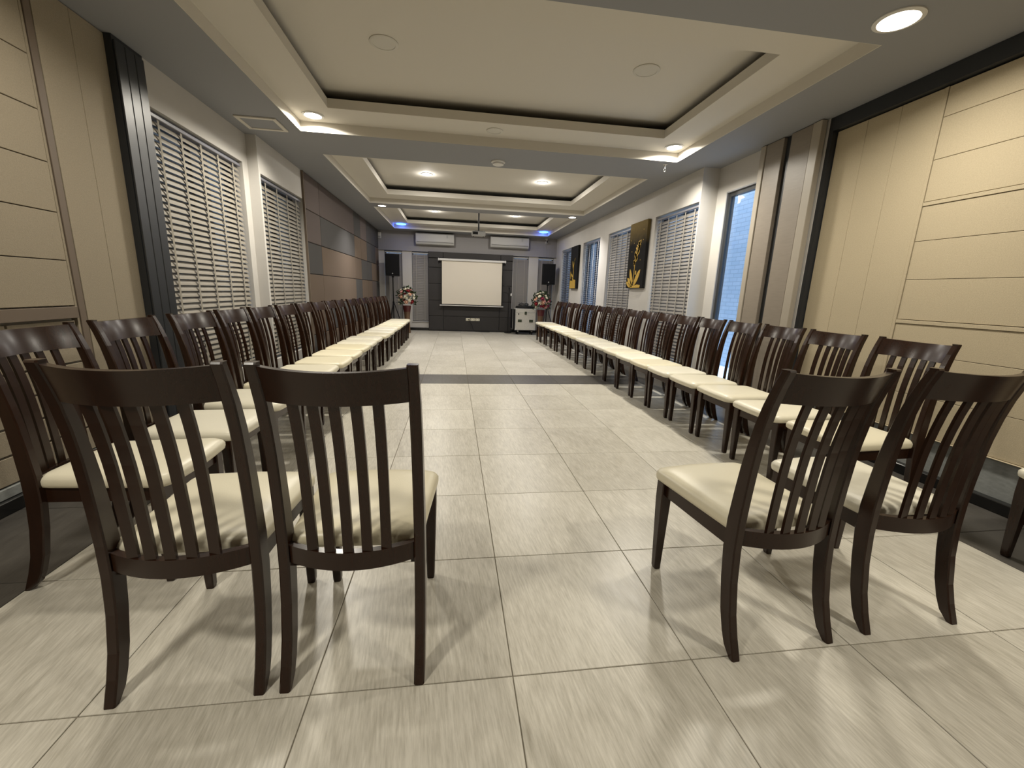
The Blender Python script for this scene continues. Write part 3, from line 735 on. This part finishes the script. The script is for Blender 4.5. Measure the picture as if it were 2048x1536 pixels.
# loudspeakers and stands
def speaker(x, y, z, label, rz, slabel):
    t = thing('speaker_stand', slabel, 'stand', (x, y, 0), rz, 'loudspeaker stands')
    MB().tube([(0, 0, .10), (0, 0, z - .036)], .017, 10).build('pole', 'black_metal', t)
    MB().lathe([(.026, 0), (.026, .09)], (0, 0, .72), 12).build('collar', 'black_plastic', t)
    MB().lathe([(.024, 0), (.024, .05)], (0, 0, .30), 12).build('lower_collar', 'black_plastic', t)
    for k in range(3):
        a = math.radians(90 + 120 * k + 25)
        c_, s_ = math.cos(a), math.sin(a)
        MB().tube([(.02 * c_, .02 * s_, .76), (.27 * c_, .27 * s_, .012)], .011, 8).build('leg', 'black_metal', t)
        MB().tube([(.02 * c_, .02 * s_, .33), (.155 * c_, .155 * s_, .365)], .007, 6).build('brace', 'black_metal', t)
    s = thing('loudspeaker', label, 'loudspeaker', (x, y, z), rz, 'black loudspeakers')
    H, W, D = .56, .36, .32
    mb = MB(); poly = [(-W / 2, -D / 2), (W / 2, -D / 2), (W / 2, 0), (W / 2 - .07, D / 2), (-W / 2 + .07, D / 2), (-W / 2, 0)]
    mb.prism([(a, b, .0) for a, b in poly], (0, 0, H)).build('cabinet', 'black_plastic', s)
    gr = MB().box(-W / 2 + .014, W / 2 - .014, -D / 2 - .014, -D / 2, .035, H - .02, .008).build('grille', 'black_grille', s)
    MB().lathe([(.001, 0), (.016, 0), (.016, .004), (.001, .004)], (0, -D / 2 - .018, .065), 14, 'y').build('badge', 'grey_plastic', gr)
    MB().box(-.05, .05, -.03, .03, H, H + .012, .004).build('top_handle', 'black_plastic', s)
    MB().lathe([(.03, -.035), (.03, 0)], (0, 0, 0), 12).build('pole_socket', 'black_metal', s)
speaker(-1.215, 10.80, 1.475, 'black loudspeaker on a tall stand in the far left corner', math.radians(6), 'black tripod stand in the far left corner')
speaker(3.03, 10.80, 1.405, 'black loudspeaker on a tall stand in the far right corner', math.radians(-6), 'black tripod stand in the far right corner')
# silver flight case with gear on top
o = thing('equipment_case', 'silver wheeled equipment case beside the charcoal panel', 'case', (2.40, 10.80, 0))
W, D, z0, z1 = .57, .40, .13, .725
MB().box(-W / 2, W / 2, -D / 2, D / 2, z0, z1, .006).build('body', 'case_panel', o)
MB().box(-W / 2 - .004, W / 2 + .004, -D / 2 - .004, D / 2 + .004, z1 - .105, z1 - .09).build('lid_edge', 'case_alu', o)
for sx in (-1, 1):
    MB().box(sx * (W / 2 - .012), sx * (W / 2 + .006), -D / 2 - .006, -D / 2 + .014, z0, z1, .003).build('edge_extrusion', 'case_alu', o)
    for zc in (z0, z1 - .04): MB().box(sx * (W / 2 - .035), sx * (W / 2 + .009), -D / 2 - .009, -D / 2 + .035, zc - .004, zc + .044, .006).build('corner_cap', 'case_alu', o)
    MB().box(sx * .16 - .055, sx * .16 + .055, -D / 2 - .010, -D / 2, .355, .425, .004).build('recessed_handle', 'latch', o)
    for yy in (-.13, .13):
        fk = MB().box(sx * .20 - .022, sx * .20 + .022, yy - .028, yy + .028, .085, .114, .003).build('caster_fork', 'chrome', o)
        MB().lathe([(.042, -.014), (.042, .014)], (sx * .20, yy, .043), 16, 'x').build('wheel', 'black_plastic', fk)
MB().box(-.032, .032, -D / 2 - .012, -D / 2, .565, .645, .004).build('latch', 'latch', o)
MB().box(-.21, -.185, -D / 2 - .008, -D / 2, .555, .60, .003).build('lock', 'black_plastic', o)
MB().box(-W / 2 - .02, W / 2 + .01, -D / 2 - .01, D / 2 + .01, .112, .132, .004).build('base_board', 'black_plastic', o)
MB().box(-W / 2 - .075, -W / 2 - .008, -D / 2 + .02, D / 2, .16, .70, .004).build('side_cover', 'black_plastic', o)
MB().box(-W / 2 - .079, -W / 2 - .074, -D / 2 + .015, -D / 2 + .03, .16, .70).build('side_cover_edge', 'case_alu', o)
o = thing('mixer_bag', 'flat black padded gear lying on top of the silver case', 'gear', (2.42, 10.80, z1 + .006))
mb = MB()
rings = []
for z, k in ((0, 1.0), (.03, 1.03), (.06, .95), (.075, .6)):
    rings.append([((.27 + .02 * math.sin(3 * a)) * k * math.cos(a), (.15 + .01 * math.cos(4 * a)) * k * math.sin(a), z) for a in [2 * PI * q / 24 for q in range(24)]])
mb.loft(rings); mb.build('padded_cover', 'black_plastic', o, True)
rc = random.Random(5); pts = []
for k in range(60):
    a = k * .62; pts.append((-.06 + (.10 + .05 * rc.random()) * math.cos(a), .0 + .07 * math.sin(a), .08 + .09 * rc.random() * abs(math.sin(k * .21))))
MB().tube(pts, .005, 6).build('coiled_cable', 'black_metal', o, True)
# microphone stand
o = thing('microphone_stand', 'black boom microphone stand beside the silver case', 'microphone stand', (1.965, 11.00, 0))
MB().lathe([(.11, 0), (.11, .012), (.02, .022), (.012, .03)], n=24).build('base', 'black_metal', o, True)
MB().tube([(0, 0, .02), (0, 0, 1.26)], .009, 8).build('pole', 'black_metal', o)
MB().tube([(.05, 0, 1.10), (.0, 0, 1.27), (-.05, 0, 1.32), (-.13, 0, 1.33)], .009, 8).build('boom', 'black_metal', o, True)
MB().lathe([(.016, 0), (.022, .02), (.022, .05), (.012, .07)], (.06, -.01, 1.06), 12).build('microphone_head', 'white_plastic', o, True)
MB().lathe([(.02, 0), (.02, .05)], (0, 0, 1.24), 10).build('clutch', 'black_plastic', o)
# outlets and cord
for k, lab in enumerate(('cream power outlet with a plugged cord below the screen, left of three', 'middle cream power outlet of three below the screen', 'right cream power outlet of three below the screen')):
    x = .815 + k * .137
    o = thing('power_outlet', lab, 'outlet', (x, YF - .120, .35), 0, 'outlets below the screen')
    pl = MB().box(-.062, .062, -.010, 0, -.036, .036, .004).build('plate', 'outlet', o)
    for dx in (-.03, .03): MB().box(dx - .012, dx + .012, -.0112, -.0095, -.014, .014).build('socket', 'grey_plastic', pl)
o = bpy.data.objects.get('power_outlet')
MB().box(.009, .041, -.042, -.011, -.016, .016, .004).build('plug', 'black_plastic', o)
MB().tube([(.025, -.036, -.01), (.055, -.044, -.06), (.115, -.044, -.16), (.155, -.044, -.28), (.195, -.074, -.338), (.385, -.094, -.344), (.625, -.084, -.344)], .005, 6).build('cable', 'black_plastic', o, True)
# camera and sensor up on the far wall
o = thing('security_camera', 'small white security camera above the right loudspeaker', 'security camera', (3.02, YF - .06, 2.60))
MB().lathe([(.045, 0), (.045, -.02), (.02, -.03)], (0, -.03, .085), 16).build('ceiling_base', 'white_plastic', o, True)
MB().tube([(0, -.03, .06), (0, -.03, .01)], .012, 8).build('arm', 'white_plastic', o)
MB().lathe([(.001, -.10), (.030, -.10), (.033, .05), (.001, .06)], (0, -.04, -.012), 14, 'y').build('body', 'white_plastic', o, True)
MB().lathe([(.001, 0), (.024, 0), (.024, .01)], (0, -.148, -.012), 14, 'y').build('lens', 'black_plastic', o)
MB().tube([(0, -.005, .0), (.002, .005, -.15), (0, .005, -.42)], .005, 6).build('cable', 'grey_plastic', o)
o = thing('motion_sensor', 'white box sensor at the top of the far left corner', 'sensor', (-1.595, YF - .12, 2.47))
MB().box(-.035, .045, -.03, .03, 0, .16, .008).build('housing', 'white_plastic', o)
MB().box(-.025, .035, -.034, -.029, .02, .06, .004).build('lens', 'grey_plastic', o)

# flower arrangements
def rose(parent, p, d, r, m, seed):
    """a rose: an inner bud and three whorls of cupped petals, facing d"""
    rr = random.Random(seed); mb = MB(); d = Vector(d).normalized(); q = d.to_track_quat('Z', 'Y').to_matrix()
    def put(v): return Vector(p) + q @ Vector(v)
    rings = []
    for h, k in ((-.5, .35), (-.2, .62), (.15, .60), (.42, .34), (.5, .05)):
        rings.append([put((r * k * math.cos(a), r * k * math.sin(a), r * h)) for a in [2 * PI * j / 8 for j in range(8)]])
    mb.loft(rings)
    for lay, (n, R, h0, h1, lean) in enumerate(((4, .72, -.45, .38, .05), (5, .95, -.5, .22, .28))):
        for k in range(n):
            a0 = 2 * PI * k / n + lay * .5 + rr.uniform(-.1, .1); w_ = 2 * PI / n * .62
            vs = []
            for j in range(3):
                a = a0 + (j - 1) * w_
                vs += [put((r * R * .55 * math.cos(a), r * R * .55 * math.sin(a), r * h0)), put((r * R * math.cos(a), r * R * math.sin(a), r * (h0 + h1) / 2)),
                       put((r * (R + lean) * math.cos(a), r * (R + lean) * math.sin(a), r * (h1 - (.18 if j != 1 else 0))))]
            mb._add(vs, [(0, 1, 4, 3), (1, 2, 5, 4), (3, 4, 7, 6), (4, 5, 8, 7)])
    mb.build('rose', m, parent, True)
def bouquet(x, y, label, cols, seed, s):
    o = thing('flower_arrangement', label, 'flowers', (x, y, 0), 0, 'flower vases by the far wall')
    MB().lathe([(.085, 0), (.095, .02), (.080, .10), (.070, .30), (.075, .45), (.088, .56), (.080, .562), (.06, .55)], n=24).build('vase', 'vase_brown', o, True)
    MB().lathe([(.0885, .560), (.096, .62), (.108, .70), (.111, .72), (.100, .72), (.082, .58)], n=24).build('vase_neck', 'vase_red', o, True)
    rr = random.Random(seed); cx = Vector((0, 0, .93))
    leaf = MB()
    for k in range(260):
        a = rr.uniform(0, 2 * PI); e = rr.uniform(-.75, 1.45); rad = rr.uniform(.16, .30)
        d = Vector((math.cos(a) * math.cos(e), math.sin(a) * math.cos(e), math.sin(e)))
        c = cx + Vector((d.x * rad, d.y * rad, d.z * rad * 1.02))
        t1 = (d + Vector((rr.uniform(-.6, .6), rr.uniform(-.6, .6), rr.uniform(-.6, .6)))).normalized(); t2 = t1.cross(Vector((rr.random(), rr.random(), rr.random()))).normalized()
        L = rr.uniform(.045, .085); w_ = L * .34; nrm = t1.cross(t2)
        leaf._add([c - t1 * L * .5, c + t2 * w_ + nrm * .008, c + t1 * L * .5, c - t2 * w_ + nrm * .008], [(0, 1, 2), (0, 2, 3)])
    lo = leaf.build('foliage', 'leaf', o); lo['kind'] = 'stuff'
    for k, (dx, dz, m, r) in enumerate(cols):
        yy = -math.sqrt(max(.01, .25 ** 2 - dx * dx - (dz) ** 2 * .9)); d = Vector((dx, yy * .9, dz + .03))
        rose(o, (dx, yy, .93 + dz), d, r * .80, m, seed * 50 + k)
    for k in range(9):
        a = rr.uniform(.2, PI - .2); e = rr.uniform(-.3, 1.2); d = Vector((math.cos(a) * math.cos(e), math.sin(a) * math.cos(e), math.sin(e)))
        rose(o, tuple(cx + d * .22), d, .04, rr.choice(['rose_white', 'rose_red', 'rose_peach']), seed * 90 + k)
    return o
W_, P_, E_, R_, G_ = 'rose_white', 'rose_pink', 'rose_peach', 'rose_red', 'rose_magenta'
bouquet(-.83, 10.50, 'bouquet of white, pink and red roses in a tall bronze vase, left of the screen',
        [(-.02, .22, W_, .055), (.05, .24, W_, .04), (-.14, .20, W_, .04), (-.11, .15, P_, .05), (.06, .17, R_, .055), (.11, .21, P_, .04),
         (.10, .09, E_, .05), (.07, .11, W_, .035), (.20, .07, W_, .04), (-.11, .02, E_, .05), (.01, .02, W_, .055), (.19, .0, W_, .045),
         (-.18, -.06, W_, .042), (.01, -.11, E_, .055), (.09, -.06, W_, .042), (.15, -.10, R_, .060), (-.20, -.17, W_, .038), (-.02, .10, R_, .035), (-.06, -.06, R_, .035)], 11, 1)
bouquet(2.745, 10.20, 'bouquet of magenta, pink and white roses in a tall bronze vase, beside the silver case',
        [(.02, .26, W_, .042), (-.06, .24, W_, .036), (-.13, .21, W_, .038), (-.09, .15, W_, .050), (.08, .17, W_, .036), (.09, .12, W_, .046),
         (-.18, .08, E_, .055), (-.02, .09, G_, .058), (.03, .03, P_, .040), (.00, .0, E_, .05), (-.09, -.03, W_, .042), (-.17, -.04, R_, .058),
         (.15, .01, P_, .055), (.20, .05, G_, .05), (.08, -.12, P_, .058), (.16, -.09, G_, .05), (-.16, -.14, W_, .046), (.02, -.10, R_, .05), (-.05, -.10, G_, .04)], 23, 1)

# paintings on the right wall (canvas hangs on the wall, motif in gold relief)
def painting(y0, y1, z0, z1, label, kind):
    yc = (y0 + y1) / 2; W = y1 - y0; H = z1 - z0; D = .05
    o = thing('painting', label, 'painting', (RB - .002, yc, z0), 0, 'gold on black canvases')
    MB().box(-D, 0, -W / 2, W / 2, 0, H, .004).build('canvas', 'canvas_gradient' if kind == 0 else 'canvas', o)
    # the picture is read from the room: to the viewer the far side (larger y) is on the left
    def shape(poly, name='gold_motif', m='gold', th=.004, z=0):
        MB().prism([(-D - z, -u * W, v * H) for u, v in poly], (-th, 0, 0)).build(name, m, o)
    def leafp(u0, v0, u1, v1, w):
        n = 8; L = []; R = []
        du, dv = u1 - u0, (v1 - v0) * H / W; ln = math.hypot(du, dv); nu, nv = -dv / ln, du / ln
        for k in range(n + 1):
            t = k / n; ww = w * math.sin(PI * min(1, t * .9 + .05)) ** .8 * (1 if k < n else 0)
            cu, cv = u0 + (u1 - u0) * t, v0 + (v1 - v0) * t
            L.append((cu + nu * ww, cv + nv * ww * W / H)); R.append((cu - nu * ww, cv - nv * ww * W / H))
        shape(L + R[::-1][1:-1] if ww == 0 else L + R[::-1])
    if kind == 0:
        rr = random.Random(4)
        for k in range(34):      # feathery plume
            t = k / 33; cu = -.05 + .22 * t; cv = .34 + .34 * t; a = rr.uniform(-1.0, 1.0); ln = .06 + .06 * math.sin(PI * t)
            leafp(cu, cv, cu + ln * math.sin(a) * 1.6, cv + ln * math.cos(a) * .9, .028)
        shape([(-.065, .10), (-.04, .10), (-.02, .36), (-.04, .36)])
        leafp(-.10, .03, -.30, .30, .070); leafp(-.02, .03, .32, .28, .075); leafp(-.08, .02, -.42, .16, .06); leafp(.05, .20, .07, .27, .035); leafp(-.18, .01, -.48, .10, .05)
        shape([(-.25, .005), (.36, .005), (.38, .045), (.20, .055), (.0, .035), (-.2, .04)])
        for k in range(9): u, v = rr.uniform(-.42, .42), rr.uniform(.4, .95); shape([(u - .012, v), (u, v - .008), (u + .012, v), (u, v + .008)], 'gold_fleck')
    else:
        shape([(-.45, .01), (.35, .01), (.32, .20), (.12, .22), (-.02, .19), (-.4, .20)])
        shape([(-.10, .20), (.02, .20), (.05, .35), (.02, .50), (.10, .68), (.20, .72), (.06, .62), (-.04, .50), (-.02, .36)])
        leafp(-.30, .22, -.38, .42, .05); leafp(.0, .44, -.16, .66, .05); leafp(-.05, .28, -.28, .36, .04)
painting(5.235, 5.865, 1.30, 2.315, 'tall black canvas with a gold plume and leaves, nearer of two paintings', 0)
painting(8.84, 9.46, 1.30, 2.30, 'tall black canvas with a gold vase shape, farther of two paintings', 1)
